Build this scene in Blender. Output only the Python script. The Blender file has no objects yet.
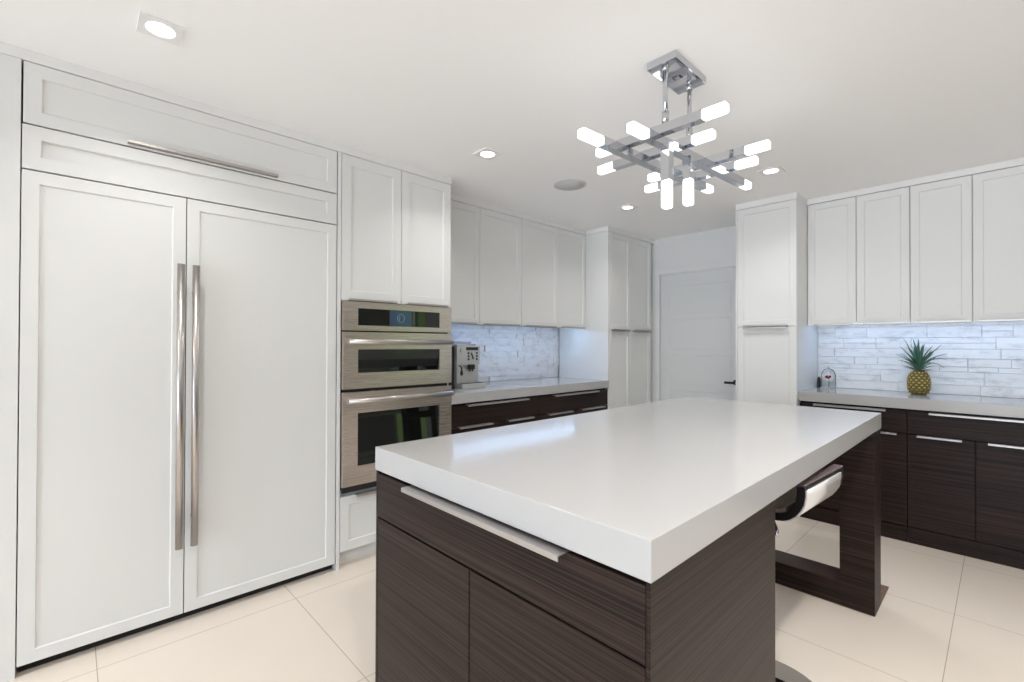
import bpy, bmesh, math, random
from mathutils import Vector, Matrix
from math import sin, cos, pi, radians

S = bpy.context.scene
COL = S.collection
random.seed(7)

# ------------------------------------------------------------------ camera
F_PX, YAW, PITCH, ROLL, EYE = 465.25, 0.8116, 0.0070, 0.0031, 1.25
cam_data = bpy.data.cameras.new('camera')
cam_data.sensor_width = 36.0
cam_data.lens = F_PX / 1024 * 36.0
cam_data.clip_start = 0.02
cam = bpy.data.objects.new('camera', cam_data)
COL.objects.link(cam)
fwd = Vector((-sin(YAW) * cos(PITCH), cos(YAW) * cos(PITCH), sin(PITCH)))
rt = Vector((cos(YAW), sin(YAW), 0))
up = rt.cross(fwd)
r2 = rt * cos(ROLL) + up * sin(ROLL)
u2 = up * cos(ROLL) - rt * sin(ROLL)
m = Matrix((r2, u2, -fwd)).transposed().to_4x4()
m.translation = (0, 0, EYE)
cam.matrix_world = m
S.camera = cam

# ------------------------------------------------------------------ room layout
XR, YF, YN, XN = 3.4, -4.4, 6.6, 1.75      # right wall, front wall, nook back wall, start of the nook
XL = -3.155                                 # left wall
ZC = 2.358                                  # ceiling
YB = 4.48                                   # back wall at the door
YBK = 4.375                                 # back wall behind the right-hand units
FX = -2.53                                  # front plane of the left-hand units

# ------------------------------------------------------------------ world, exposure
S.view_settings.view_transform = 'Standard'
S.view_settings.look = 'None'
S.view_settings.exposure = 0.0
S.view_settings.gamma = 1.0
S.view_settings.use_curve_mapping = False
S.cycles.use_denoising = True
S.cycles.max_bounces = 14
S.cycles.diffuse_bounces = 8
S.cycles.sample_clamp_indirect = 8.0
world = bpy.data.worlds.new('daylight')
S.world = world
world.use_nodes = True
nt = world.node_tree
nt.nodes.clear()
wo = nt.nodes.new('ShaderNodeOutputWorld')
bg = nt.nodes.new('ShaderNodeBackground')
tc = nt.nodes.new('ShaderNodeTexCoord')
sx = nt.nodes.new('ShaderNodeSeparateXYZ')
rp = nt.nodes.new('ShaderNodeValToRGB')
mp = nt.nodes.new('ShaderNodeMapRange')
nt.links.new(tc.outputs['Generated'], sx.inputs[0])
mp.inputs[1].default_value = -1
mp.inputs[2].default_value = 1
nt.links.new(sx.outputs['Z'], mp.inputs[0])
nt.links.new(mp.outputs[0], rp.inputs[0])
nt.links.new(rp.outputs[0], bg.inputs[0])
nt.links.new(bg.outputs[0], wo.inputs[0])
e = rp.color_ramp.elements                      # unseen ground below the horizon brightened to lift the ceiling, bright overcast sky above
e[0].position = 0.0; e[0].color = (1.02, 1.10, 1.20, 1)
e[1].position = 1.0; e[1].color = (.34, .50, .85, 1)
a = rp.color_ramp.elements.new(.485); a.color = (.74, .81, .90, 1)
a = rp.color_ramp.elements.new(.53); a.color = (.45, .52, .50, 1)
a = rp.color_ramp.elements.new(.575); a.color = (.52, .66, .86, 1)
# garden to the right: hedge and lawn instead of brightened ground and sky
gr = nt.nodes.new('ShaderNodeValToRGB')
g = gr.color_ramp.elements
g[0].position = 0.0; g[0].color = (.05, .07, .035, 1)
g[1].position = 1.0; g[1].color = (.42, .60, 1.0, 1)
a = g.new(.48); a.color = (.08, .125, .045, 1)
a = g.new(.60); a.color = (.05, .09, .03, 1)
a = g.new(.66); a.color = (.3, .4, .5, 1)
mk = nt.nodes.new('ShaderNodeMapRange')
mk.inputs[1].default_value = .55; mk.inputs[2].default_value = .70
nt.links.new(sx.outputs['X'], mk.inputs[0])
mx = nt.nodes.new('ShaderNodeMixRGB')
nt.links.new(mp.outputs[0], gr.inputs[0])
nt.links.new(mk.outputs[0], mx.inputs[0]); nt.links.new(rp.outputs[0], mx.inputs[1]); nt.links.new(gr.outputs[0], mx.inputs[2])
nt.links.new(mx.outputs[0], bg.inputs[0])
bg.inputs[1].default_value = 7.6


def portal(loc, rot, sx_, sy_):
    l = bpy.data.lights.new('window_portal', 'AREA')
    l.shape = 'RECTANGLE'; l.size = sx_; l.size_y = sy_
    l.cycles.is_portal = True
    o = bpy.data.objects.new('window_portal', l)
    COL.objects.link(o); o.location = loc; o.rotation_euler = rot


def window_light(loc, rot, sx_, sy_, power, color):
    l = bpy.data.lights.new('window_daylight', 'AREA')
    l.shape = 'RECTANGLE'; l.size = sx_; l.size_y = sy_
    l.energy = power; l.color = color
    o = bpy.data.objects.new('window_daylight', l)
    COL.objects.link(o); o.location = loc; o.rotation_euler = rot


WIN_F = (-2.7, 3.0, 0.08, 2.22)             # front glass doors x0,x1,z0,z1
WIN_R = (4.7, 6.35, 0.08, 2.15)              # right glass doors y0,y1,z0,z1
portal(((WIN_F[0] + WIN_F[1]) / 2, YF - .12, (WIN_F[2] + WIN_F[3]) / 2), (radians(90), 0, 0), WIN_F[1] - WIN_F[0], WIN_F[3] - WIN_F[2])
portal((XR + .12, (WIN_R[0] + WIN_R[1]) / 2, (WIN_R[2] + WIN_R[3]) / 2), (radians(90), 0, radians(90)), WIN_R[1] - WIN_R[0], WIN_R[3] - WIN_R[2])


# ------------------------------------------------------------------ materials
def base_mat(name):
    mt = bpy.data.materials.new(name)
    mt.use_nodes = True
    n = mt.node_tree
    return mt, n, n.nodes['Principled BSDF']


def mat(name, col, rough=.5, metal=0., spec=.5, coat=0., noise=0., nscale=30, emit=None, estr=0.):
    mt, n, b = base_mat(name)
    b.inputs['Base Color'].default_value = (*col, 1)
    b.inputs['Roughness'].default_value = rough
    b.inputs['Metallic'].default_value = metal
    b.inputs['Specular IOR Level'].default_value = spec
    b.inputs['Coat Weight'].default_value = coat
    b.inputs['Coat Roughness'].default_value = .05
    if emit:
        b.inputs['Emission Color'].default_value = (*emit, 1)
        b.inputs['Emission Strength'].default_value = estr
    if noise:
        tc = n.nodes.new('ShaderNodeTexCoord')
        nz = n.nodes.new('ShaderNodeTexNoise'); nz.inputs['Scale'].default_value = nscale
        nz.inputs['Detail'].default_value = 3
        n.links.new(tc.outputs['Object'], nz.inputs['Vector'])
        mx = n.nodes.new('ShaderNodeMixRGB')
        mx.inputs[1].default_value = (*[c * (1 - noise) for c in col], 1)
        mx.inputs[2].default_value = (*[min(1, c * (1 + noise)) for c in col], 1)
        n.links.new(nz.outputs['Fac'], mx.inputs[0])
        n.links.new(mx.outputs[0], b.inputs['Base Color'])
    return mt


def wood_mat(name, dark, light, rough=.42):
    """wenge veneer, grain running horizontally across every vertical face"""
    mt, n, b = base_mat(name)
    L = n.links.new
    tc = n.nodes.new('ShaderNodeTexCoord')
    oi = n.nodes.new('ShaderNodeObjectInfo')
    sp = n.nodes.new('ShaderNodeSeparateXYZ'); L(tc.outputs['Object'], sp.inputs[0])
    ad = n.nodes.new('ShaderNodeMath'); ad.operation = 'ADD'
    L(sp.outputs['X'], ad.inputs[0]); L(sp.outputs['Y'], ad.inputs[1])
    cb = n.nodes.new('ShaderNodeCombineXYZ')
    m1 = n.nodes.new('ShaderNodeMath'); m1.operation = 'MULTIPLY'; m1.inputs[1].default_value = 1.1
    m2 = n.nodes.new('ShaderNodeMath'); m2.operation = 'MULTIPLY'; m2.inputs[1].default_value = 210
    m3 = n.nodes.new('ShaderNodeMath'); m3.operation = 'MULTIPLY'; m3.inputs[1].default_value = 40
    L(ad.outputs[0], m1.inputs[0]); L(sp.outputs['Z'], m2.inputs[0]); L(oi.outputs['Random'], m3.inputs[0])
    L(m1.outputs[0], cb.inputs[0]); L(m2.outputs[0], cb.inputs[1]); L(m3.outputs[0], cb.inputs[2])
    nz = n.nodes.new('ShaderNodeTexNoise'); nz.inputs['Scale'].default_value = 1.0
    nz.inputs['Detail'].default_value = 4; nz.inputs['Roughness'].default_value = .65
    L(cb.outputs[0], nz.inputs['Vector'])
    r = n.nodes.new('ShaderNodeValToRGB')
    r.color_ramp.elements[0].position = .38; r.color_ramp.elements[0].color = (*dark, 1)
    r.color_ramp.elements[1].position = .72; r.color_ramp.elements[1].color = (*light, 1)
    L(nz.outputs['Fac'], r.inputs[0]); L(r.outputs[0], b.inputs['Base Color'])
    b.inputs['Roughness'].default_value = rough
    b.inputs['Specular IOR Level'].default_value = .18
    bp = n.nodes.new('ShaderNodeBump'); bp.inputs['Strength'].default_value = .08; bp.inputs['Distance'].default_value = .001
    L(nz.outputs['Fac'], bp.inputs['Height']); L(bp.outputs[0], b.inputs['Normal'])
    return mt


def brushed(name, col, rough=.27, sc=(4, 4, 1500)):
    mt, n, b = base_mat(name)
    L = n.links.new
    b.inputs['Base Color'].default_value = (*col, 1)
    b.inputs['Metallic'].default_value = 1
    tc = n.nodes.new('ShaderNodeTexCoord')
    mpn = n.nodes.new('ShaderNodeMapping'); mpn.inputs['Scale'].default_value = sc
    nz = n.nodes.new('ShaderNodeTexNoise'); nz.inputs['Scale'].default_value = 1; nz.inputs['Detail'].default_value = 2
    L(tc.outputs['Object'], mpn.inputs[0]); L(mpn.outputs[0], nz.inputs['Vector'])
    mr = n.nodes.new('ShaderNodeMapRange'); mr.inputs[3].default_value = rough - .03; mr.inputs[4].default_value = rough + .04
    L(nz.outputs['Fac'], mr.inputs[0]); L(mr.outputs[0], b.inputs['Roughness'])
    return mt


def tile_mat():
    mt, n, b = base_mat('floor_porcelain')
    L = n.links.new
    tc = n.nodes.new('ShaderNodeTexCoord')
    sp = n.nodes.new('ShaderNodeSeparateXYZ'); L(tc.outputs['Object'], sp.inputs[0])
    masks = []
    for ax, off, per in (('X', -.157, .744), ('Y', .81, .7275)):
        s = n.nodes.new('ShaderNodeMath'); s.operation = 'SUBTRACT'; s.inputs[1].default_value = off - per / 2 - 30 * per
        L(sp.outputs[ax], s.inputs[0])
        mo = n.nodes.new('ShaderNodeMath'); mo.operation = 'MODULO'; mo.inputs[1].default_value = per
        L(s.outputs[0], mo.inputs[0])
        d = n.nodes.new('ShaderNodeMath'); d.operation = 'SUBTRACT'; d.inputs[1].default_value = per / 2
        L(mo.outputs[0], d.inputs[0])
        ab = n.nodes.new('ShaderNodeMath'); ab.operation = 'ABSOLUTE'; L(d.outputs[0], ab.inputs[0])
        lt = n.nodes.new('ShaderNodeMath'); lt.operation = 'LESS_THAN'; lt.inputs[1].default_value = .0016
        L(ab.outputs[0], lt.inputs[0]); masks.append(lt)
    mxm = n.nodes.new('ShaderNodeMath'); mxm.operation = 'MAXIMUM'
    L(masks[0].outputs[0], mxm.inputs[0]); L(masks[1].outputs[0], mxm.inputs[1])
    nz = n.nodes.new('ShaderNodeTexNoise'); nz.inputs['Scale'].default_value = 2.2; nz.inputs['Detail'].default_value = 5
    L(tc.outputs['Object'], nz.inputs['Vector'])
    c = n.nodes.new('ShaderNodeMixRGB')
    c.inputs[1].default_value = (.73, .65, .555, 1); c.inputs[2].default_value = (.78, .705, .615, 1)
    L(nz.outputs['Fac'], c.inputs[0])
    g = n.nodes.new('ShaderNodeMixRGB'); g.inputs[2].default_value = (.46, .38, .30, 1)
    L(mxm.outputs[0], g.inputs[0]); L(c.outputs[0], g.inputs[1]); L(g.outputs[0], b.inputs['Base Color'])
    b.inputs['Roughness'].default_value = .22
    b.inputs['Specular IOR Level'].default_value = .4
    return mt


def stone_mat():
    mt, n, b = base_mat('white_marble_ledger')
    L = n.links.new
    tc = n.nodes.new('ShaderNodeTexCoord')
    sp = n.nodes.new('ShaderNodeMapping'); sp.inputs['Scale'].default_value = (6, 6, 13)
    L(tc.outputs['Object'], sp.inputs[0])
    nz = n.nodes.new('ShaderNodeTexNoise'); nz.inputs['Scale'].default_value = 1.6; nz.inputs['Detail'].default_value = 6
    nz.inputs['Roughness'].default_value = .65
    L(sp.outputs[0], nz.inputs['Vector'])
    r = n.nodes.new('ShaderNodeValToRGB')
    r.color_ramp.elements[0].position = .28; r.color_ramp.elements[0].color = (.60, .60, .62, 1)
    r.color_ramp.elements[1].position = .50; r.color_ramp.elements[1].color = (.87, .87, .87, 1)
    L(nz.outputs['Fac'], r.inputs[0]); L(r.outputs[0], b.inputs['Base Color'])
    bp = n.nodes.new('ShaderNodeBump'); bp.inputs['Strength'].default_value = .35; bp.inputs['Distance'].default_value = .004
    L(nz.outputs['Fac'], bp.inputs['Height']); L(bp.outputs[0], b.inputs['Normal'])
    b.inputs['Roughness'].default_value = .5
    return mt


def glass_mat(name, tint=(1, 1, 1), ior=1.45):
    mt, n, b = base_mat(name)
    n.nodes.remove(b)
    out = n.nodes['Material Output']
    t = n.nodes.new('ShaderNodeBsdfTransparent'); t.inputs[0].default_value = (*tint, 1)
    g = n.nodes.new('ShaderNodeBsdfGlossy'); g.inputs['Roughness'].default_value = .02
    f = n.nodes.new('ShaderNodeFresnel'); f.inputs[0].default_value = ior
    mx = n.nodes.new('ShaderNodeMixShader')
    n.links.new(f.outputs[0], mx.inputs[0]); n.links.new(t.outputs[0], mx.inputs[1]); n.links.new(g.outputs[0], mx.inputs[2])
    n.links.new(mx.outputs[0], out.inputs[0])
    return mt


M = dict(
    paint=mat('cabinet_white_lacquer', (.77, .775, .765), .38, spec=.4),
    wall=mat('wall_white_paint', (.76, .77, .77), .6),
    taupe=mat('wall_taupe_darkened', (.46, .44, .42), .6),  # unseen walls, darkened to cut bounce onto the island slab
    ceil=mat('ceiling_white_paint', (.92, .92, .92), .7),
    doorp=mat('door_grey_white_paint', (.70, .715, .72), .45),
    trim=mat('trim_white_paint', (.82, .82, .815), .45),
    quartz=mat('white_quartz', (.455, .45, .445), .125, spec=.5, noise=.012, nscale=60),
    wood=wood_mat('dark_wenge_veneer', (.0060, .0036, .0033), (.050, .0285, .0215)),
    steel=brushed('brushed_stainless', (.68, .60, .555), .27),
    pull=mat('satin_nickel', (.52, .49, .475), .40, 1),
    rod=mat('satin_steel_rod', (.56, .525, .50), .28, 1),
    chrome=mat('polished_chrome', (.60, .615, .65), .06, 1),
    black=mat('black_plastic', (.012, .012, .014), .35),
    void=mat('dark_recess', (.02, .018, .016), .8),
    glassblk=mat('oven_black_glass', (.006, .007, .006), .03, spec=.7),
    display=mat('control_display', (.02, .035, .06), .08, emit=(.25, .42, .75), estr=.06),
    dial=mat('display_symbol', (.2, .3, .45), .2, emit=(.4, .6, .95), estr=.12),
    pane=glass_mat('window_pane'),
    glow=mat('frosted_acrylic_lit', (.95, .95, .95), .4, emit=(1, .985, .97), estr=3.0),
    spot=mat('spotlight_lens_lit', (.95, .95, .95), .4, emit=(1, .96, .92), estr=12.0),
    led=mat('led_diode_lit', (.9, .9, .9), .4, emit=(.42, .63, 1.0), estr=80.0),
    stone=stone_mat(),
    grille=mat('speaker_mesh', (.60, .60, .60), .8),
    leather=mat('brown_leather', (.30, .235, .19), .4),
    rail=mat('dark_brown_leather', (.10, .07, .075), .4),
    edge=mat('black_seat_edge', (.012, .009, .009), .3),
    shell=mat('silver_seat_back', (.74, .72, .71), .25, .25),
    baseplate=mat('brown_speckled_plate', (.16, .10, .07), .6, noise=.9, nscale=130),
    tile=tile_mat(),
    pine=mat('pineapple_skin', (.085, .075, .02), .6, noise=.5, nscale=90),
    pine2=mat('pineapple_eye', (.27, .185, .028), .5, noise=.45, nscale=45),
    pine3=mat('pineapple_eye_tip', (.60, .50, .20), .5),
    leaf=mat('pineapple_leaf', (.06, .155, .10), .4, noise=.45, nscale=25),
    petal=mat('white_petal', (.86, .83, .84), .5),
    red=mat('dark_red_flower_centre', (.28, .01, .03), .4),
    stem=mat('flower_stem', (.22, .24, .18), .5),
    silver=mat('silver_plastic', (.60, .59, .57), .28, .6),
    clear=glass_mat('clear_glass', (.97, .98, .98), 1.035),
    grey_led_tint=mat('glossy_panel_led_tint', (.45, .48, .53), .12, .3),  # blue of the reflected LED strip mixed into the grey
)
M['floor'] = M['tile']


# ------------------------------------------------------------------ mesh helpers
class MB:
    def __init__(s):
        s.bm = bmesh.new()

    def box(s, x0, x1, y0, y1, z0, z1, bev=0., seg=1, mi=0):
        vs = [s.bm.verts.new(p) for p in ((x0, y0, z0), (x1, y0, z0), (x1, y1, z0), (x0, y1, z0), (x0, y0, z1), (x1, y0, z1), (x1, y1, z1), (x0, y1, z1))]
        fs = [s.bm.faces.new([vs[i] for i in q]) for q in ((0, 3, 2, 1), (4, 5, 6, 7), (0, 1, 5, 4), (1, 2, 6, 5), (2, 3, 7, 6), (3, 0, 4, 7))]
        for f in fs: f.material_index = mi
        if bev:
            es = list({e for f in fs for e in f.edges})
            r = bmesh.ops.bevel(s.bm, geom=es, offset=bev, segments=seg, affect='EDGES', profile=.6)
            for f in r['faces']: f.material_index = mi
        return s

    def bar(s, p0, p1, w, h=None, bev=0., up=(0, 0, 1), mi=0):
        """rectangular bar from p0 to p1"""
        p0, p1 = Vector(p0), Vector(p1); h = h or w
        d = (p1 - p0).normalized(); upv = Vector(up)
        if abs(d.dot(upv)) > .95: upv = Vector((0, 1, 0))
        r = d.cross(upv).normalized(); u = r.cross(d)
        vs = []
        for p in (p0, p1):
            for a, b_ in ((-1, -1), (1, -1), (1, 1), (-1, 1)):
                vs.append(s.bm.verts.new(p + r * a * w / 2 + u * b_ * h / 2))
        fs = [s.bm.faces.new([vs[i] for i in q]) for q in ((0, 3, 2, 1), (4, 5, 6, 7), (0, 1, 5, 4), (1, 2, 6, 5), (2, 3, 7, 6), (3, 0, 4, 7))]
        for f in fs: f.material_index = mi
        if bev:
            es = list({e for f in fs for e in f.edges})
            bmesh.ops.bevel(s.bm, geom=es, offset=bev, segments=2, affect='EDGES')
        return s

    def tube(s, pts, r, seg=16, cap=True, mi=0):
        """round tube through points; r may be a list"""
        pts = [Vector(p) for p in pts]
        rs = r if isinstance(r, (list, tuple)) else [r] * len(pts)
        rings = []
        prev = None
        for i, p in enumerate(pts):
            d = (pts[min(i + 1, len(pts) - 1)] - pts[max(i - 1, 0)]).normalized()
            if prev is None:
                a = Vector((0, 0, 1)) if abs(d.z) < .9 else Vector((1, 0, 0))
                n_ = d.cross(a).normalized()
            else:
                n_ = (prev - d * prev.dot(d)).normalized()
            prev = n_
            b_ = d.cross(n_)
            rings.append([s.bm.verts.new(p + (n_ * cos(2 * pi * k / seg) + b_ * sin(2 * pi * k / seg)) * rs[i]) for k in range(seg)])
        for i in range(len(rings) - 1):
            for k in range(seg):
                f = s.bm.faces.new((rings[i][k], rings[i][(k + 1) % seg], rings[i + 1][(k + 1) % seg], rings[i + 1][k]))
                f.smooth = True; f.material_index = mi
        if cap:
            f = s.bm.faces.new(rings[0][::-1]); f.material_index = mi
            f = s.bm.faces.new(rings[-1]); f.material_index = mi
        return s

    def lathe(s, prof, c=(0, 0, 0), seg=32, mi=0, sx_=1., sy_=1.):
        rings = []
        for r, z in prof:
            if r < 1e-5:
                rings.append([s.bm.verts.new((c[0], c[1], c[2] + z))])
            else:
                rings.append([s.bm.verts.new((c[0] + r * sx_ * cos(2 * pi * k / seg), c[1] + r * sy_ * sin(2 * pi * k / seg), c[2] + z)) for k in range(seg)])
        for A, B in zip(rings, rings[1:]):
            for k in range(seg):
                k2 = (k + 1) % seg
                if len(A) == 1 and len(B) == 1: continue
                q = [A[0], B[k2], B[k]] if len(A) == 1 else ([A[k], A[k2], B[0]] if len(B) == 1 else [A[k], A[k2], B[k2], B[k]])
                f = s.bm.faces.new(q); f.smooth = True; f.material_index = mi
        return s

    def prism(s, poly, y0, y1, mi=0):
        """polygon in (x,z) extruded along y"""
        A = [s.bm.verts.new((x, y0, z)) for x, z in poly]
        B = [s.bm.verts.new((x, y1, z)) for x, z in poly]
        n_ = len(poly)
        s.bm.faces.new(A[::-1]).material_index = mi
        s.bm.faces.new(B).material_index = mi
        for k in range(n_):
            s.bm.faces.new((A[k], A[(k + 1) % n_], B[(k + 1) % n_], B[k])).material_index = mi
        return s

    def shaker(s, x0, x1, z0, z1, t=.02, border=.048, rec=.007, cham=.0035, flat=False):
        """door slab, front at y=0 looking to -y, with a recessed centre panel"""
        e_ = .0012
        def ring(i, y, ):
            return [s.bm.verts.new(p) for p in ((x0 + i, y, z0 + i), (x1 - i, y, z0 + i), (x1 - i, y, z1 - i), (x0 + i, y, z1 - i))]
        rings = [ring(0, t), ring(0, e_), ring(e_, 0)]
        if not flat:
            rings += [ring(border, 0), ring(border + cham, rec)]
        for A, B in zip(rings, rings[1:]):
            for k in range(4):
                s.bm.faces.new((A[k], A[(k + 1) % 4], B[(k + 1) % 4], B[k]))
        s.bm.faces.new(rings[-1]); s.bm.faces.new(rings[0][::-1])
        return s

    def build(s, name, mats, parent=None, loc=None):
        bmesh.ops.recalc_face_normals(s.bm, faces=s.bm.faces)
        me = bpy.data.meshes.new(name)
        s.bm.to_mesh(me); s.bm.free()
        for k in (mats if isinstance(mats, (list, tuple)) else [mats]):
            me.materials.append(M[k])
        o = bpy.data.objects.new(name, me)
        COL.objects.link(o)
        if parent: o.parent = parent
        if loc: o.location = loc
        return o


def tag(o, label, cat, group=None):
    o['label'] = label; o['category'] = cat
    if group: o['group'] = group
    return o


def thing(name, label, cat, loc=(0, 0, 0), rz=0., group=None):
    o = bpy.data.objects.new(name, None)
    COL.objects.link(o)
    o.location = loc; o.rotation_euler = (0, 0, rz)
    o.empty_display_size = .1
    return tag(o, label, cat, group)


def struct(o):
    o['kind'] = 'structure'
    return o


R90 = pi / 2

# ------------------------------------------------------------------ shell of the room
struct(MB().box(-3.4, XR + .2, YF - .2, YN + .2, -.06, 0).build('floor', 'floor'))
struct(MB().box(-3.4, XR + .2, YF - .2, YN + .2, ZC, ZC + .08).build('ceiling', 'ceil'))
struct(MB().box(XL - .12, XL, YF - .12, YB + .12, 0, ZC).build('wall_left', 'wall'))
# front-left return wall that closes the fridge run
struct(MB().box(XL, FX - .004, -.55, -.200, 0, ZC).build('wall_left_return', 'wall'))
w = MB()
w.box(XL, -2.47, YB, YB + .12, 0, ZC)                      # left of door
w.box(-2.47, -1.645, YB, YB + .12, 1.975, ZC)               # above door
w.box(-1.645, -1.44, YB, YB + .12, 0, ZC)
w.box(-1.44, XN, YBK, YB + .12, 0, ZC)
struct(w.build('wall_back', 'wall'))
w = MB()
w.box(XN - .12, XN, YB + .12, YN, 0, ZC)
w.box(XN - .12, XR, YN, YN + .12, 0, ZC)
struct(w.build('wall_nook', 'taupe'))
x0, x1, z0, z1 = WIN_F
w = MB()
w.box(XL - .12, x0, YF - .12, YF, 0, ZC); w.box(x1, XR + .12, YF - .12, YF, 0, ZC)
w.box(x0, x1, YF - .12, YF, 0, z0); w.box(x0, x1, YF - .12, YF, z1, ZC)
struct(w.build('wall_front', 'taupe'))
y0, y1, z0, z1 = WIN_R
w = MB()
w.box(XR, XR + .12, YF, y0, 0, ZC); w.box(XR, XR + .12, y1, YN + .12, 0, ZC)
w.box(XR, XR + .12, y0, y1, 0, z0); w.box(XR, XR + .12, y0, y1, z1, ZC)
struct(w.build('wall_right', 'taupe'))


def window(name, n_panels, length, z0, z1, loc, rz):
    """frame in local x; panes are children"""
    f = MB(); fr = .06; d = .035
    f.box(0, length, -d, d, z0, z0 + fr, .004); f.box(0, length, -d, d, z1 - fr, z1, .004)
    for k in range(n_panels + 1):
        xc = min(max(length * k / n_panels, fr / 2), length - fr / 2)
        f.box(xc - fr / 2, xc + fr / 2, -d + .001, d - .001, z0 + fr, z1 - fr)
    o = struct(f.build(name, 'trim')); o.location = loc; o.rotation_euler = (0, 0, rz)
    for k in range(n_panels):
        g = MB().box(length * k / n_panels + fr / 2, length * (k + 1) / n_panels - fr / 2, -.003, .003, z0 + fr, z1 - fr)
        g.build('pane', 'pane', o)
    return o


window('window_1', 5, WIN_F[1] - WIN_F[0], WIN_F[2], WIN_F[3], (WIN_F[0], YF - .05, 0), 0)
window('window_2', 3, WIN_R[1] - WIN_R[0], WIN_R[2], WIN_R[3], (XR + .05, WIN_R[0], 0), R90)

# interior door in the back wall
DX0, DX1, DZ = -2.465, -1.650, 1.970
d = MB()
d.box(DX0, DX1, YB + .012, YB + .052, .008, DZ)
ys = [.10, .46, .82, 1.18, 1.54, 1.88]
for za, zb in zip(ys, ys[1:]):
    d.shaker(DX0 + .10, DX1 - .10, za + .025, zb - .025, t=.010, border=.004, rec=.003, cham=.006)
    for v in list(d.bm.verts)[-20:]:
        v.co.y += YB + .007
door = struct(d.build('door_1', 'doorp'))
h = MB()
h.lathe([(0, 0), (.026, 0), (.026, .008), (0, .008)], seg=20)
for v in h.bm.verts:
    v.co = Vector((v.co.x - 1.705, YB + .012 - v.co.z, v.co.y + .90))
h.tube([(-1.705, YB + .006, .90), (-1.705, YB - .045, .90)], .010)
h.box(-1.790, -1.695, YB - .056, YB - .040, .888, .910, .004)
h.build('door_handle', 'black', door)
c = MB()
c.box(-2.515, -2.470, YB - .016, YB, 0, 1.982, .003)
c.box(-1.645, -1.600, YB - .016, YB, 0, 1.982, .003)
c.box(-2.515, -1.600, YB - .016, YB, 1.982, 2.040, .003)
struct(c.build('trim_1', 'wall'))
# ceiling filler strips above the units
t = MB()
t.box(FX - .5, FX - .002, -.200, 1.845, 2.316, ZC, .002)
struct(t.build('trim_2', 'trim'))
t = MB(); t.box(XL, -2.788, 1.846, 3.633, 2.314, ZC, .002)
struct(t.build('trim_3', 'trim'))
t = MB(); t.box(XL, FX - .002, 3.634, YB, 2.314, ZC, .002)
struct(t.build('trim_4', 'trim'))
t = MB(); t.box(-1.445, -1.02, 3.800, YBK, 2.310, ZC, .002)
struct(t.build('trim_5', 'trim'))
t = MB(); t.box(-1.02, 1.35, 4.058, YBK, 2.316, ZC, .002)
struct(t.build('trim_6', 'trim'))
b = MB()
b.box(-3.1, XR, YF, YF + .012, 0, .09, .003)
struct(b.build('baseboard_front', 'trim'))
b = MB()
b.box(XR - .012, XR, YF + .012, WIN_R[0], 0, .09, .003)
struct(b.build('baseboard_right', 'trim'))


# ------------------------------------------------------------------ cabinet parts (local: front looks to -y)
def pull(parent, x0, x1, z, down=True, name='handle'):
    """edge pull: plate out of the gap with a folded lip"""
    h = MB(); t_ = .003; out = .024; lip = .010
    h.box(x0, x1, -out, .012, z - t_ / 2, z + t_ / 2, .0005)
    if down: h.box(x0, x1, -out - t_, -out, z - lip, z + t_ / 2, .0005)
    else: h.box(x0, x1, -out - t_, -out, z - t_ / 2, z + lip, .0005)
    return h.build(name, 'pull', parent)


def front(parent, name, x0, x1, z0, z1, mt='paint', border=.048, flat=False):
    return MB().shaker(x0, x1, z0, z1, border=border, flat=flat).build(name, mt, parent)


def carcass(parent, x0, x1, depth, z0, z1, mt='paint'):
    return MB().box(x0, x1, .0225, depth, z0, z1, .001).build('carcass', mt, parent)


G = .002

# --- refrigerator run -------------------------------------------------------------------------
FY0, FY1, FYD = -.139, 1.0665, .3765
fr = thing('refrigerator', 'tall built-in white panelled refrigerator with two doors and long steel bar handles', 'refrigerator', (FX, FY0, 0), R90)
W = FY1 - FY0
MB().box(.006, W - .006, .03, .60, .051, 2.075, .002).build('body', 'void', fr)
D = FYD - FY0
dl = front(fr, 'door', .0015, D - G, .040, 1.903, border=.047)
dr = front(fr, 'door', D + G, W - .004, .040, 1.903, border=.047)
gp = MB().shaker(.0015, W - .004, 1.909, 2.075, border=.05, rec=.014, cham=.002).build('grille_panel', 'paint', fr)


def bar_handle(parent, x, z0, z1, lean=0.):
    h = MB()
    h.tube([(x, -.055, z0), (x, -.055, z1)], .0145, 20)
    for z in (z0 + .12, z1 - .12):
        h.tube([(x, -.055, z), (x, .004, z)], .009, 12)
    h.build('handle', 'rod', parent)


bar_handle(dl, D - .027, .353, 1.597)
bar_handle(dr, D + .029, .353, 1.597)
MB().box(.004, W - .004, .042, .055, .0, .05).build('toe_kick', 'void', fr)

lc = thing('lift_up_cabinet', 'wide white lift-up cabinet above the refrigerator with a long steel edge pull', 'cabinet', (FX, FY0, 2.078), R90)
carcass(lc, .004, W - .004, .6, .004, .234)
ld = front(lc, 'door', .004, W - .004, .003, .234, border=.05)
pull(ld, .307, .893, .0125, down=False)

tag(MB().box(-3.1, FX + .001, -.197, -.141, 0, 2.314, .001).build('end_panel', 'paint'), 'narrow white end panel to the left of the refrigerator', 'panel')
tag(MB().box(-3.1, FX + .001, 1.0685, 1.0875, 0, 2.314, .001).build('divider_panel', 'paint'), 'thin white upright panel between refrigerator and ovens', 'panel')

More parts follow.
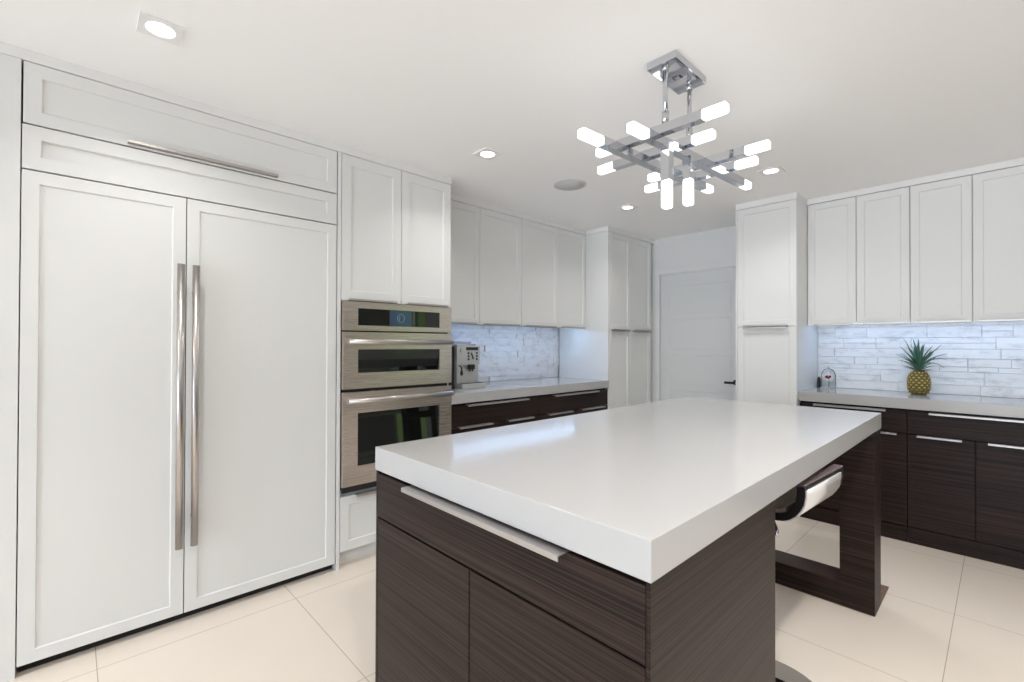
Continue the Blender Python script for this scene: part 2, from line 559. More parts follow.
# --- oven tower --------------------------------------------------------------------------------
OY0, OY1, ODV = 1.089, 1.8355, 1.4655
ot = thing('oven_tower_cabinet', 'tall white cabinet housing the wall ovens with two upper doors and a bottom drawer', 'cabinet', (FX, OY0, 0), R90)
W = OY1 - OY0
c = MB()
c.box(0, .012, .0225, .6, .09, 2.314); c.box(W - .012, W, .0225, .6, .09, 2.314)
c.box(.012, W - .012, .0225, .6, 1.492, 2.314); c.box(.012, W - .012, .0225, .6, .09, .425)
c.box(.012, W - .012, .585, .6, .425, 1.492)
c.build('carcass', 'paint', ot)
dv = ODV - OY0
d1 = front(ot, 'door', .002, dv - G, 1.493, 2.312, border=.056)
d2 = front(ot, 'door', dv + G, W, 1.493, 2.312, border=.056)
pull(d1, .037, .337, 1.4945, down=False); pull(d2, .409, .711, 1.4945, down=False)
dw = front(ot, 'drawer', .002, W, .092, .395, border=.05)
pull(dw, .09, .66, .396)
MB().box(.0, W, .06, .08, 0, .09).build('toe_kick', 'trim', ot)

ov = thing('double_wall_oven', 'stainless steel double wall oven with two black glass windows and tubular handles', 'oven', (FX, OY0 + .003, .428), R90)
W = .7345
MB().box(.014, W - .014, .0, .55, .0, 1.055).build('oven_body', 'void', ov)
cp = MB().box(.0, W, -.022, -.001, .897, 1.061, .002, 2).build('control_panel', 'steel', ov)
g = MB().box(.087, .640, -.0235, -.020, .927, 1.024, .0008).build('control_glass', 'glassblk', cp)
ds = MB().box(.283, .433, -.0243, -.021, .929, 1.022, .0004).build('display', 'display', cp)
s = MB()
for k in range(40):
    a0, a1 = 2 * pi * k / 40, 2 * pi * (k + 1) / 40
    s.bar((.358 + .024 * cos(a0), -.0246, .976 + .024 * sin(a0)), (.358 + .024 * cos(a1), -.0246, .976 + .024 * sin(a1)), .0015, .003, up=(0, 1, 0))
s.bar((.347, -.0246, .962), (.347, -.0246, .984), .0015, .003, up=(0, 1, 0))
s.bar((.347, -.0246, .984), (.359, -.0246, .984), .0015, .003, up=(0, 1, 0))
s.build('display_symbol', 'dial', cp)


def oven_door(z0, z1, wz0, wz1, hz, tilt):
    x0, x1 = .087, .640
    d = MB()
    y0, y1 = -.026, -.002
    d.box(0, x0, y0, y1, z0, z1); d.box(x1, W, y0, y1, z0, z1)
    d.box(x0, x1, y0, y1, z0, wz0); d.box(x0, x1, y0, y1, wz1, z1)
    bmesh.ops.remove_doubles(d.bm, verts=d.bm.verts, dist=.0001)
    o = d.build('oven_door', 'steel', ov)
    g = MB().box(x0, x1, y0 + .004, y1, wz0, wz1)
    for v in g.bm.verts:
        if v.co.y < y0 + .01: v.co.y += tilt * ((v.co.z - wz0) if tilt > 0 else (v.co.z - wz1))
    g.build('window', 'glassblk', o)
    h = MB()
    h.tube([(.010, -.072, hz), (W - .022, -.072, hz)], .0150, 20)
    for x in (.055, W - .055):
        h.tube([(x, -.072, hz), (x, -.024, hz)], .009, 12)
    h.build('handle', 'rod', o)
    return o


od = oven_door(.568, .889, .657, .790, .834, -.085)
MB().box(.475, .560, -.0267, -.0255, .600, .606).build('badge', 'pull', od)
oven_door(.026, .550, .132, .430, .505, .075)
MB().box(.002, W - .002, -.014, -.001, -.010, .024).build('vent', 'black', ov)

# --- left wall units ---------------------------------------------------------------------------
UX, UZ0, UZ1 = -2.786, 1.403, 2.309
U = [1.8385, 2.298, 2.753, 3.219, 3.6325]
labs = ('double door white wall cabinet over the coffee machine', 'double door white wall cabinet over bare left counter, next to the tall pantry')
for i in (0, 2):
    r = thing('wall_cabinet', labs[i // 2], 'cabinet', (UX, U[i], UZ0), R90, 'wall cabinets above the left counter')
    w_ = U[i + 2] - U[i]
    carcass(r, 0.001, w_ - .001, .33, .0185, UZ1 - UZ0 + .004)
    for k in (0, 1):
        a, b_ = U[i + k] - U[i], U[i + k + 1] - U[i]
        dd = front(r, 'door', a + G, b_ - G, 0, UZ1 - UZ0, border=.046)
        pull(dd, a + .03, b_ - .045, .0015, down=False)

# left base units
BZ0, BZ1 = .10, .846
L = [1.8385, 2.698, 3.6325]
hnd = ((1.97, 2.564), (2.867, 3.468))
dh = ((1.90, 2.197), (2.35, 2.62), (2.795, 3.099), (3.221, 3.561))
bl = ('dark wenge base cabinet below the coffee machine, right beside the ovens', 'dark wenge base cabinet left of the tall white pantry')
for i in (0, 1):
    r = thing('base_cabinet', bl[i], 'cabinet', (FX, L[i], 0), R90, 'dark base cabinets under the left counter')
    w_ = L[i + 1] - L[i]
    carcass(r, .001, w_ - .001, .6, BZ0, BZ1, 'wood')
    q = front(r, 'drawer', G, w_ - G, .692, .832, 'wood', flat=True)
    pull(q, hnd[i][0] - L[i], hnd[i][1] - L[i], .833)
    for k in (0, 1):
        a, b_ = w_ * k / 2, w_ * (k + 1) / 2
        q = front(r, 'door', a + G, b_ - G, BZ0 + .004, .686, 'wood', flat=True)
        hh = dh[i * 2 + k]
        pull(q, hh[0] - L[i], hh[1] - L[i], .687)
    MB().box(.001, w_ - .001, .06, .075, 0, BZ0).build('toe_kick', 'wood', r)
tag(MB().box(-3.126, FX + .012, 1.8375, 3.633, .848, .9172, .0025, 2).build('countertop', 'quartz'), 'thick white quartz countertop on the left-hand dark cabinets', 'countertop')


def ledger(length, z0, z1, seed):
    """stacked split-face stones, local x along the wall, faces toward -y, back at y=0"""
    rnd = random.Random(seed)
    s = MB()
    s.box(0, length, -.008, 0, z0, z1)
    z = z0
    while z < z1 - .004:
        hgt = rnd.choice((.034, .044, .055, .066, .078, .09))
        hgt = min(hgt, z1 - z)
        if z1 - z - hgt < .02: hgt = z1 - z
        x = -rnd.random() * .3
        while x < length:
            ln = rnd.choice((.14, .2, .27, .34, .42))
            a, b_ = max(x, 0), min(x + ln, length)
            if b_ - a > .012:
                parts = 2 if (hgt > .07 and rnd.random() < .4) else 1
                for p in range(parts):
                    zz0, zz1 = z + hgt * p / parts, z + hgt * (p + 1) / parts
                    dpt = rnd.uniform(.012, .026)
                    n0 = len(s.bm.verts)
                    s.box(a + .0006, b_ - .0006, -dpt, -.008, zz0 + .0008, zz1 - .0008, .0018)
            x += ln
        z += hgt
    return s


o = ledger(3.632 - 1.838, .9175, 1.415, 3).build('backsplash', 'stone')
o.location = (XL + .001, 1.838, 0); o.rotation_euler = (0, 0, R90)
tag(o, 'white split-face stone backsplash behind the coffee machine', 'backsplash')


def led_strip(length, label, loc, rz):
    r = thing('led_strip', label, 'light strip', loc, rz, 'strip lights under the wall cabinets')
    MB().box(0, length, -.008, .008, 0, .006).build('channel', 'pull', r)
    d = MB(); n_ = int(length / .05)                 # diodes sit on one lit tape
    for k in range(n_):
        x = (k + .5) * length / n_
        d.box(x - .008, x + .008, -.007, .007, -.0025, 0)
    d.build('diodes', 'led', r)['kind'] = 'stuff'
    return r


led_strip(1.66, 'bluish LED strip under the wall cabinets above the coffee machine', (-2.872, 1.905, 1.4152), R90)

# --- left pantry -------------------------------------------------------------------------------
PY0, PYM, PY1 = 3.634, 4.016, 4.406
pn = thing('pantry_cabinet', 'tall white four-door pantry at the end of the left wall, beside the interior door', 'cabinet', (FX, PY0, 0), R90)
c = MB()
c.box(0, PY1 - PY0 - .001, .0225, .595, .09, 2.312, .001)
c.box(0, .019, .0, .0225, .09, 2.312)
c.build('carcass', 'paint', pn)
for k, (a, b_) in enumerate(((PY0 + .021, PYM), (PYM, PY1))):
    a -= PY0; b_ -= PY0
    q = front(pn, 'door', a + G, b_ - G, 1.388, 2.310, border=.05)
    pull(q, a + .035, b_ - .045, 1.3895, down=False)
    q = front(pn, 'door', a + G, b_ - G, .094, 1.382, border=.05)
    pull(q, a + .035, b_ - .045, 1.3805)
MB().box(0, PY1 - PY0, .06, .075, 0, .09).build('toe_kick', 'paint', pn)
tag(MB().box(-3.0, FX - .035, PY1 + .006, YB - .002, 0, 2.312, .001).build('filler_panel', 'paint'), 'narrow white filler strip between the left pantry and the door wall', 'panel')

# --- right tall cabinet ------------------------------------------------------------------------
TX0, TX1, TY = -1.445, -1.02, 3.798
tc_ = thing('tall_cabinet', 'tall slim white cabinet right of the interior door, with paired steel pulls at mid height', 'cabinet', (TX0, TY, 0), 0)
W = TX1 - TX0
c = MB()
c.box(0, W, .0225, YBK - TY - .003, .09, 2.308, .001)
c.box(0, .012, 0, .0225, .09, 2.308)
c.build('carcass', 'paint', tc_)
q = front(tc_, 'door', .014, W - .001, 1.391, 2.306, border=.045)
pull(q, .063, .369, 1.394, down=False)
q = front(tc_, 'door', .014, W - .001, .094, 1.386, border=.045)
pull(q, .063, .369, 1.383)
MB().box(0, W, .06, .075, 0, .09).build('toe_kick', 'paint', tc_)

# --- right wall units --------------------------------------------------------------------------
RY = 4.056
RX = [-1.018, -.715, -.422, -.126, .168, .464, .76]
rl = ('white double door wall cabinet over the glass dome, touching the tall cabinet', 'white double door wall cabinet above and right of the pineapple, cut by the photo edge', 'white double door wall cabinet beyond the right edge of the photo')
rh = ((-.97, -.73), (-.673, -.441), (-.385, -.15), (-.092, .13), (.205, .43), (.50, .725))
for i in (0, 2):
    r = thing('wall_cabinet', rl[i // 2], 'cabinet', (RX[i], RY, 1.397), 0, 'wall cabinets above the right counter')
    w_ = RX[i + 2] - RX[i]
    carcass(r, .001, w_ - .001, YBK - RY - .003, .0185, .918)
    for k in (0, 1):
        a, b_ = RX[i + k] - RX[i], RX[i + k + 1] - RX[i]
        q = front(r, 'door', a + G, b_ - G, 0, .914, border=.045)
        pull(q, rh[i + k][0] - RX[i], rh[i + k][1] - RX[i], .0015, down=False)
r = thing('wall_cabinet', rl[2], 'cabinet', (RX[4], RY, 1.397), 0, 'wall cabinets above the right counter')
w_ = RX[6] - RX[4]
carcass(r, .001, w_ - .001, YBK - RY - .003, .0185, .918)
for k in (0, 1):
    a, b_ = RX[4 + k] - RX[4], RX[5 + k] - RX[4]
    q = front(r, 'door', a + G, b_ - G, 0, .914, border=.045)
    pull(q, rh[4 + k][0] - RX[4], rh[4 + k][1] - RX[4], .0015, down=False)

# right base units
CY = 3.853
BX = [-1.018, -.417, .197, .80]
bh = ((-.926, -.522), (-.313, .097), (.30, .70))
dh = ((-.97, -.765), (-.67, -.466), (-.369, -.166), (-.058, .147), (.25, .45), (.55, .75))
bl = ('dark wenge base cabinet under the glass dome, partly behind the island corner', 'dark wenge base cabinet under and right of the pineapple', 'dark wenge base cabinet beyond the right edge of the photo')
for i in range(3):
    r = thing('base_cabinet', bl[i], 'cabinet', (BX[i], CY, 0), 0, 'dark base cabinets under the right counter')
    w_ = BX[i + 1] - BX[i]
    carcass(r, .001, w_ - .001, YBK - CY - .003, .10, .846, 'wood')
    q = front(r, 'drawer', G, w_ - G, .692, .832, 'wood', flat=True)
    pull(q, bh[i][0] - BX[i], bh[i][1] - BX[i], .833)
    for k in (0, 1):
        a, b_ = w_ * k / 2, w_ * (k + 1) / 2
        q = front(r, 'door', a + G, b_ - G, .108, .686, 'wood', flat=True)
        hh = dh[i * 2 + k]
        pull(q, hh[0] - BX[i], hh[1] - BX[i], .687)
    MB().box(.001, w_ - .001, .012, .028, 0, .10).build('toe_kick', 'wood', r)
tag(MB().box(-1.0185, .82, 3.838, YBK - .002, .848, .9172, .0025, 2).build('countertop', 'quartz'), 'thick white quartz countertop under the pineapple', 'countertop')
o = ledger(1.84, .9175, 1.409, 11).build('backsplash', 'stone')
o.location = (-1.019, YBK - .002, 0)
tag(o, 'white split-face stone backsplash behind the pineapple', 'backsplash')
led_strip(1.68, 'bluish LED strip under the wall cabinets above the pineapple', (-.95, 4.146, 1.4092), 0)

# ------------------------------------------------------------------ island
IX0, IX1, IY0, IY1, IZ = -1.3784, -.4057, .7076, 2.862, .9221
tag(MB().box(IX0, IX1, IY0, IY1, .8491, IZ, .0022, 2).build('island_worktop', 'quartz'), 'long thick white quartz slab on top of the dark island', 'worktop')
ic = thing('island_cabinet', 'dark wenge island cabinet with one wide drawer over two doors', 'cabinet', (IX0 + .006, IY0 + .001, 0), 0)
W = IX1 - IX0 - .012
DEP = 1.332 - IY0
c = MB()
c.box(.012, W - .0045, .0225, DEP - .02, .08, .8485)
c.build('carcass', 'wood', ic)
MB().box(W - .0040, W + .004, .0, DEP, .0, .8485, .0008).build('side_panel', 'wood', ic)
MB().box(.0, .0115, .0, DEP, .0, .8485, .0008).build('side_panel', 'wood', ic)
MB().box(.012, W - .0045, DEP - .0195, DEP - .001, .0, .846).build('back_panel', 'wood', ic)
q = front(ic, 'drawer', .013, W - .0052, .7055, .8405, 'wood', flat=True)
pull(q, .199, .783, .8415)
mid = -.8955 - IX0 - .006
q = front(ic, 'door', .013, mid - G, .084, .7005, 'wood', flat=True)
q = front(ic, 'door', mid + G, W - .0052, .084, .7005, 'wood', flat=True)
MB().box(.012, W - .0045, .06, .075, 0, .08).build('toe_kick', 'wood', ic)

lg = thing('island_leg_frame', 'dark wenge open frame leg holding up the far end of the island slab', 'leg frame', (0, 2.687, 0), 0)
f = MB()
LX0, LX1, TH = IX0 + .004, IX1 - .0005, .155
pw = .135
f.box(LX1 - pw, LX1, 0, TH, .006, .8485, .0008)
f.box(LX0, LX0 + pw, 0, TH, .006, .8485, .0008)
f.box(LX0 + pw, LX1 - pw, .0004, TH - .0004, .006, .118, .0005)
f.box(LX0 + pw, LX1 - pw, .0004, TH - .0004, .73, .8485, .0005)
f.build('frame', 'wood', lg)
MB().box(LX0, LX1, .006, .385, 0, .0055, .001).build('base_plate', 'baseplate', lg)

# ------------------------------------------------------------------ bar stool under the overhang
SY0, SY1 = 1.60, 1.97
st = thing('bar_stool', 'low-back bar stool with silver back tucked under the island slab', 'stool', (-.598, (SY0 + SY1) / 2 + .012, 0), radians(-3.6))
SXO, SYO = -.61, (SY0 + SY1) / 2
prof_out = [(-.409, .822), (-.408, .812), (-.408, .792), (-.412, .768), (-.421, .748), (-.434, .729), (-.450, .715), (-.470, .705), (-.492, .701), (-.55, .699), (-.80, .699)]


def offset(prof, t_):
    out = []
    for i, p in enumerate(prof):
        a = Vector(prof[max(i - 1, 0)]); b_ = Vector(prof[min(i + 1, len(prof) - 1)])
        d_ = (b_ - a).normalized(); n_ = Vector((d_.y, -d_.x))
        if n_.dot(Vector((-.62, .80)) - Vector(p)) < 0: n_ = -n_
        out.append(tuple(Vector(p) + n_ * t_))
    return out


inn = offset(prof_out, .023)
poly = prof_out + inn[::-1]
sh = MB(); sh.prism([(x - SXO, z) for x, z in poly], SY0 - SYO, SY1 - SYO)
sh.build('seat_shell', 'edge', st)
# silver outer skin with rounded lower corners, wraps the back
skin = MB()
po = offset(prof_out[1:8], -.0035); pi_ = offset(prof_out[1:8], -.0002)
ya, yb_ = SY0 - SYO + .006, SY1 - SYO - .035
nn = len(po)
rows_ = []
for i_, ((xa, za), (xb, zb)) in enumerate(zip(po, pi_)):
    k_ = i_ / (nn - 1)
    ins = .05 * max(0, (k_ - .55) / .45) ** 2          # lower far corner is rounded
    rows_.append([skin.bm.verts.new((xa - SXO, ya, za)), skin.bm.verts.new((xa - SXO, yb_ - ins, za)), skin.bm.verts.new((xb - SXO, yb_ - ins, zb)), skin.bm.verts.new((xb - SXO, ya, zb))])
for A, B in zip(rows_, rows_[1:]):
    for k_ in range(4):
        f = skin.bm.faces.new((A[k_], A[(k_ + 1) % 4], B[(k_ + 1) % 4], B[k_])); f.smooth = k_ in (0, 2)
skin.bm.faces.new(rows_[0]); skin.bm.faces.new(rows_[-1][::-1])
skin.build('back_panel', 'shell', st)
tp = MB(); tp.box(-.437 - SXO, -.4085 - SXO, SY0 - SYO, SY1 - SYO, .8222, .829, .002)
tp.build('top_rail', 'rail', st)
cu = MB()
ci = offset(prof_out[6:], .0235); co = offset(prof_out[6:], .034)
cu.prism([(x - SXO, z) for x, z in ci + co[::-1]], SY0 - SYO + .01, SY1 - SYO - .01)
cu.build('seat_cushion', 'leather', st)
MB().lathe([(0, .62), (.024, .62), (.024, .40), (.030, .40), (.030, .03), (.06, .018), (.20, .008), (.20, .0), (0, .0)][::-1], c=(0, .03, 0), seg=40).build('pedestal', 'chrome', st)
MB().lathe([(0, .0), (.09, .0), (.09, .012), (0, .012)], c=(0, .03, .686), seg=24).build('seat_mount', 'black', st)
lv = MB(); lv.tube([(.02, .01, .66), (.07, -.07, .655), (.093, -.108, .645), (.098, -.118, .628)], [.006, .006, .007, .010], 10)
lv.build('lever', 'chrome', st)
MB().tube([(0, .03, .62), (0, .03, .687)], .035, 20).build('gas_lift_cap', 'black', st)

# ------------------------------------------------------------------ chandelier
CX, CYC = -.898, 1.767
ch = thing('chandelier', 'chrome chandelier of crossed square bars with glowing white acrylic ends', 'chandelier', (CX, CYC, ZC), 0)


def L_(p): return (p[0] - CX, p[1] - CYC, p[2] - ZC)


MB().box(-.062, .060, -.130, .130, -.030, 0, .003, 2).build('canopy', 'chrome', ch)
s = MB(); s.box(-.012, .004, -.012, -.008, -.0312, -.030); s.box(-.018, -.014, -.012, .014, -.0312, -.030); s.box(.008, .016, -.008, .014, -.0312, -.030)
s.build('rating_plate', 'black', ch)
BS = .036
XZ, YZ = 2.083, 2.045
for (yy, zt) in ((1.662, XZ + BS / 2), (1.862, XZ + BS / 2)):
    t = MB()
    t.tube([L_((-.894, yy, zt)), L_((-.894, yy, ZC - .030))], .0095, 14)
    t.tube([L_((-.894, yy, zt)), L_((-.894, yy, zt + .05))], .0135, 14)
    t.tube([L_((-.894, yy, ZC - .05)), L_((-.894, yy, ZC - .030))], .0125, 14)
    t.build('stem', 'chrome', ch)


def light_bar(p0, p1, g0, g1, name='bar'):
    """square chrome bar with acrylic glowing at the ends (g0/g1 = lit length, 0 for none)"""
    p0, p1 = Vector(L_(p0)), Vector(L_(p1)); d_ = (p1 - p0).normalized()
    a, b_ = p0 + d_ * g0, p1 - d_ * g1
    o = MB().bar(a, b_, BS, BS, .0012).build(name, 'chrome', ch)
    for q0, q1, gl in ((p0, a, g0), (b_, p1, g1)):
        if gl:
            MB().bar(q0, q1, BS * .93, BS * .93, .003).build('light_tip', 'glow', o)
    return o


light_bar((-1.212, 1.662, XZ), (-.660, 1.662, XZ), .082, .085)
light_bar((-1.330, 1.835, XZ), (-.779, 1.835, XZ), .087, .086)
light_bar((-1.215, 2.098, XZ), (-.662, 2.098, XZ), .065, .093)
light_bar((-1.315, 2.237, XZ), (-.757, 2.237, XZ), .075, .093)
light_bar((-1.087, 1.383, YZ), (-1.029, 2.378, YZ), .117, .075)
light_bar((-.932, 1.474, YZ), (-.874, 2.458, YZ), .098, .078)
light_bar((-.887, 1.662, YZ - BS / 2), (-.887, 1.662, 1.776), 0, .105, 'drop_bar')
light_bar((-.892, 1.850, YZ - BS / 2), (-.892, 1.850, 1.828), 0, .105, 'drop_bar')


# ------------------------------------------------------------------ ceiling fittings

def downlight(x, y, label, power=3.0):
    r = thing('recessed_light', label, 'ceiling light', (x, y, ZC), 0, 'square recessed ceiling lights')
    t = MB(); ri, ro, n_ = .043, .062, 40
    def sq(k):
        a = 2 * pi * k / n_; m_ = max(abs(cos(a)), abs(sin(a)))
        return (ro * cos(a) / m_, ro * sin(a) / m_)
    rings = []
    for z, kind in ((0, 's'), (-.007, 's'), (-.007, 'c'), (-.001, 'd')):
        rings.append([t.bm.verts.new((*(sq(k) if kind == 's' else ((ri if kind == 'c' else ri - .004) * cos(2 * pi * k / n_), (ri if kind == 'c' else ri - .004) * sin(2 * pi * k / n_))), z)) for k in range(n_)])
    for A, B in zip(rings, rings[1:]):
        for k in range(n_):
            t.bm.faces.new((A[k], A[(k + 1) % n_], B[(k + 1) % n_], B[k]))
    t.build('frame', 'trim', r)
    l = bpy.data.lights.new('downlight', 'AREA')
    l.shape = 'DISK'; l.size = .075; l.energy = power; l.color = (1, .975, .95); l.spread = radians(130)
    lo = bpy.data.objects.new('downlight', l); COL.objects.link(lo)
    lo.location = (x, y, ZC - .0045)
    MB().lathe([(0, -.0035), (.0405, -.0025), (.0405, -.0005), (0, -.0005)], seg=32).build('lens', 'spot', r)
    return r


downlight(-2.036, .222, 'lit square recessed light in ceiling above the refrigerator')
downlight(-2.055, 1.75, 'lit square recessed light in ceiling in front of the ovens')
downlight(-2.074, 3.246, 'lit square recessed light in ceiling between the speaker grille and the pantry')
downlight(-1.007, 3.218, 'lit square recessed light in ceiling right of the chandelier, near the tall cabinet')
downlight(.08, 1.75, 'added square recessed fill light in ceiling over the walkway right of the island, out of view', 13.0)  # from here on: unseen fill lamps added to balance the lighting
downlight(.08, .235, 'added square recessed fill light in ceiling above the camera, out of view', 13.0)
downlight(1.3, 1.75, 'added square recessed fill light in ceiling far to the right, out of view', 13.0)
downlight(-2.05, -1.3, 'added square recessed fill light in ceiling behind the camera on the left, out of view', 13.0)
downlight(.08, -1.3, 'added square recessed fill light in ceiling behind the camera near the glass doors, out of view', 13.0)
sp = thing('ceiling_speaker', 'round light grey flush speaker grille in the ceiling left of the chandelier', 'speaker', (-2.062, 2.505, ZC), 0)
MB().lathe([(.100, 0), (.113, 0), (.113, -.004), (.109, -.006), (.100, -.006)][::1] + [(.100, 0)], seg=48).build('rim', 'grille', sp)
MB().lathe([(0, -.0055), (.0995, -.0045), (.0995, 0), (0, 0)], seg=48).build('mesh_cover', 'grille', sp)

# ------------------------------------------------------------------ coffee machine
cm = thing('coffee_machine', 'silver and black bean-to-cup coffee machine on left counter beside the ovens', 'coffee machine', (-2.94, 2.172, .9175), R90)
cm.scale = (1.06, 1.06, 1.06)
# local: x along the wall (width), -y toward the room; front at y=-.16
b_ = MB()
b_.box(-.098, .108, -.120, .165, .012, .318, .006, 2)
b_.build('body', 'grey_led_tint', cm)
MB().box(-.120, -.099, -.135, .165, .0, .300, .006, 2).build('side_panel', 'black', cm)
MB().box(.109, .122, -.12, .165, .0, .300, .004, 2).build('side_panel', 'black', cm)
p = MB(); p.prism([(-.096, .165), (.106, .165), (.112, .300), (-.094, .310)], -.158, -.119)
fp = p.build('front_panel', 'silver', cm)
MB().box(-.015, .095, -.1602, -.157, .270, .292, .001).build('display', 'black', fp)
for z, x in ((.250, .006), (.228, .006), (.206, .006), (.250, .082), (.228, .082), (.206, .082)):
    MB().box(x - .007, x + .007, -.1625, -.157, z - .007, z + .007, .002).build('button', 'black', fp)
MB().bar((.030, -.161, .252), (.048, -.161, .206), .006, .008, up=(0, 1, 0)).build('selector', 'black', fp)
MB().tube([(-.055, -.157, .270), (-.055, -.168, .270)], .016, 18).build('steam_knob', 'silver', fp)
d = MB(); d.box(-.090, .104, -.150, -.119, .030, .164, .004, 2)
d.build('lower_front', 'silver', cm)
n_ = MB()
n_.box(.000, .045, -.186, -.149, .135, .170, .006, 2)
n_.tube([(.012, -.170, .137), (.012, -.170, .120)], .006, 10); n_.tube([(.034, -.170, .137), (.034, -.170, .120)], .006, 10)
n_.build('spout', 'black', cm)
n_ = MB(); n_.tube([(-.070, -.15, .165), (-.074, -.185, .150), (-.078, -.19, .095)], .006, 10); n_.tube([(-.078, -.19, .125), (-.078, -.19, .10)], .010, 10)
n_.build('steam_wand', 'black', cm)
tr = MB(); tr.box(-.085, .135, -.205, -.120, .0, .036, .004, 2)
tr = tr.build('drip_tray', 'silver', cm)
g = MB()
for k in range(9): g.box(-.072, .122, -.197 + k * .008, -.193 + k * .008, .0358, .0378)
g.build('tray_grid', 'black', tr)
h = MB(); h.box(-.085, .095, -.08, .14, .318, .334, .005, 2)
h.build('bean_lid', 'grey_led_tint', cm)

# ------------------------------------------------------------------ pineapple
PX, PY, PZ = -.393, 4.20, .9175
pa = thing('pineapple', 'ripe pineapple with green leaf crown standing on the right counter', 'pineapple', (PX, PY, PZ), 0)
H, RM = .164, .060
def prad(t_):
    return RM * (max(0., 1 - abs((t_ - .46) / .56) ** 2.6)) ** .5
fb = MB()
fb.lathe([(0, .0)] + [(prad(t_), t_ * H) for t_ in [.0 + k / 20 for k in range(21)]] + [(0, H)], seg=40)
GA = pi * (3 - 5 ** .5)
rows, per = 9, 13
for rI in range(rows):
    for k in range(per):
        t_ = .05 + .90 * (rI + .5) / rows
        an = 2 * pi * (k + .5 * (rI % 2)) / per
        r_ = prad(t_) * .985
        dr_ = (prad(min(t_ + .02, 1)) - prad(max(t_ - .02, 0))) / (.04 * H)
        n3 = Vector((cos(an), sin(an), -dr_)).normalized()
        c3 = Vector((r_ * cos(an), r_ * sin(an), t_ * H))
        tv = Vector((-sin(an), cos(an), 0)); bv = n3.cross(tv)
        hw, hh_ = 2 * pi * r_ / per * .47, H * .9 / rows * .62
        ring1, ring2 = [], []
        for j in range(6):
            aj = pi / 2 + j * pi / 3
            ring1.append(fb.bm.verts.new(c3 + tv * cos(aj) * hw + bv * sin(aj) * hh_ - n3 * .001))
            ring2.append(fb.bm.verts.new(c3 + tv * cos(aj) * hw * .42 + bv * sin(aj) * hh_ * .42 + n3 * .0045))
        tip = fb.bm.verts.new(c3 + n3 * .008)
        for j in range(6):
            f = fb.bm.faces.new((ring1[j], ring1[(j + 1) % 6], ring2[(j + 1) % 6], ring2[j])); f.material_index = 1
            f = fb.bm.faces.new((ring2[j], ring2[(j + 1) % 6], tip)); f.material_index = 2 if t_ > .2 else 1
fb.build('fruit', ['pine', 'pine2', 'pine3'], pa)
lf = MB()
rnd = random.Random(5)


def leaf(az, elev0, elev1, ln, wd, z0, r0):
    """curved tapering blade with a V section"""
    n_ = 8
    p = Vector((r0 * cos(az), r0 * sin(az), z0))
    side = Vector((-sin(az), cos(az), 0))
    rows_ = []
    for i in range(n_ + 1):
        t_ = i / n_
        el = elev0 + (elev1 - elev0) * t_
        d_ = Vector((cos(az) * cos(el), sin(az) * cos(el), sin(el)))
        nrm = side.cross(d_)
        w_ = wd * (1 - t_) ** .75 * (.75 + .5 * t_)
        rows_.append([lf.bm.verts.new(p + side * w_ + nrm * -w_ * .35), lf.bm.verts.new(p + nrm * 0), lf.bm.verts.new(p - side * w_ + nrm * -w_ * .35), lf.bm.verts.new(p + nrm * w_ * .28)])
        p = p + d_ * ln / n_
    for A, B in zip(rows_, rows_[1:]):
        for a_, c_ in ((0, 1), (1, 2), (2, 3), (3, 0)):
            lf.bm.faces.new((A[a_], A[c_], B[c_], B[a_]))


for i in range(34):
    t_ = i / 33
    az = i * GA + .3
    leaf(az, radians(18 + 62 * t_ ** .8), radians(-12 + 92 * t_ ** .9 + rnd.uniform(-12, 12)), .065 + .095 * (t_ ** .6) * rnd.uniform(.75, 1.15), .0115 + .003 * rnd.random(), H - .004 + .055 * t_, .016 * (1 - t_ * .8))
# the long blades that stand out in the photo
for az, e0, e1, ln in ((radians(200), 74, 62, .215), (radians(190), 62, 50, .17), (radians(195), 45, 22, .145), (radians(350), 48, 8, .175), (radians(345), 58, 44, .190), (radians(10), 50, -30, .165), (radians(20), 35, -60, .14), (radians(270), 80, 84, .175), (radians(185), 30, 5, .11), (radians(330), 66, 20, .17)):
    leaf(az, radians(e0), radians(e1), ln, .0125, H + .03, .01)
lf.build('leaf_crown', 'leaf', pa)

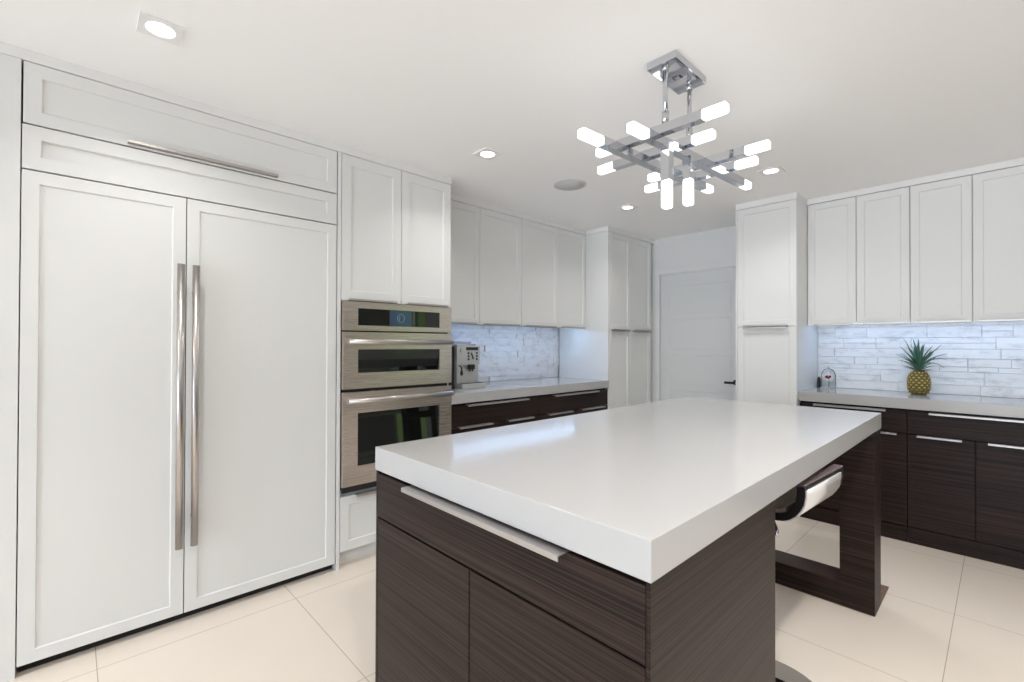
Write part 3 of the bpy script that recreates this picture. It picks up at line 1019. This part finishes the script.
# ------------------------------------------------------------------ flower dome in the corner of the right counter
gd = thing('glass_dome', 'small glass dome with a white and dark red flower in the right counter corner', 'ornament', (-.928, 4.262, .9175), 0)
MB().lathe([(.0, .0), (.050, .0), (.052, .004), (.050, .008), (0, .008)], seg=32).build('base', 'silver', gd)
pr = [(.046, .0085)] + [(.048, .02), (.048, .085), (.046, .105), (.040, .125), (.030, .14), (.016, .15), (.006, .153)]
pin = [(max(r_ - .0015, 0.0), z - .0015) for r_, z in pr[::-1]]
MB().lathe([*pr, (0, .154), (0, .1525), *pin], seg=32).build('dome', 'clear', gd)
MB().lathe([(0, .153), (.006, .154), (.008, .160), (.005, .166), (0, .167)], seg=16).build('knob', 'silver', gd)
MB().tube([(0, 0, .008), (.002, 0, .04), (.0, 0, .075)], .0022, 8).build('stem', 'stem', gd)
fl = MB()
for k in range(5):
    a = 2 * pi * k / 5 + pi / 2
    cx_, cz_ = .021 * cos(a), .021 * sin(a)
    ring = [fl.bm.verts.new((cx_ + .021 * cos(b2) * abs(cos(a)) + .018 * cos(b2) * (1 - abs(cos(a))), -.006 - .003 * cos(2 * b2), .088 + cz_ + .018 * sin(b2))) for b2 in [2 * pi * j / 14 for j in range(14)]]
    ring2 = [fl.bm.verts.new(v.co + Vector((0, .003, 0))) for v in ring]
    fl.bm.faces.new(ring); fl.bm.faces.new(ring2[::-1])
    for j in range(14): fl.bm.faces.new((ring[j], ring[(j + 1) % 14], ring2[(j + 1) % 14], ring2[j]))
fl.build('petals', 'petal', gd)
fc = MB()
for cx_, cz_, r_ in ((-.011, .087, .010), (.002, .081, .009), (.013, .091, .009), (-.004, .094, .006)):
    fc.lathe([(0, -.004), (r_ * .7, -.003), (r_, 0), (r_ * .7, .003), (0, .004)], c=(cx_, cz_, 0), seg=14)
for v in fc.bm.verts: v.co = Vector((v.co.x, -.014 + v.co.z, v.co.y))
fc.build('flower_centre', 'red', gd)
sc_ = thing('slim_container', 'slim dark grey upright container against the tall cabinet, left of the glass dome', 'container', (-1.0055, 4.325, .9175), 0)
MB().lathe([(0, 0), (.011, 0), (.0115, .003), (.0115, .062), (.010, .066), (0, .066)], seg=20).build('body', 'black', sc_)
MB().lathe([(0, .0662), (.0085, .0662), (.0085, .078), (.007, .080), (0, .080)], seg=20).build('cap', 'black', sc_)
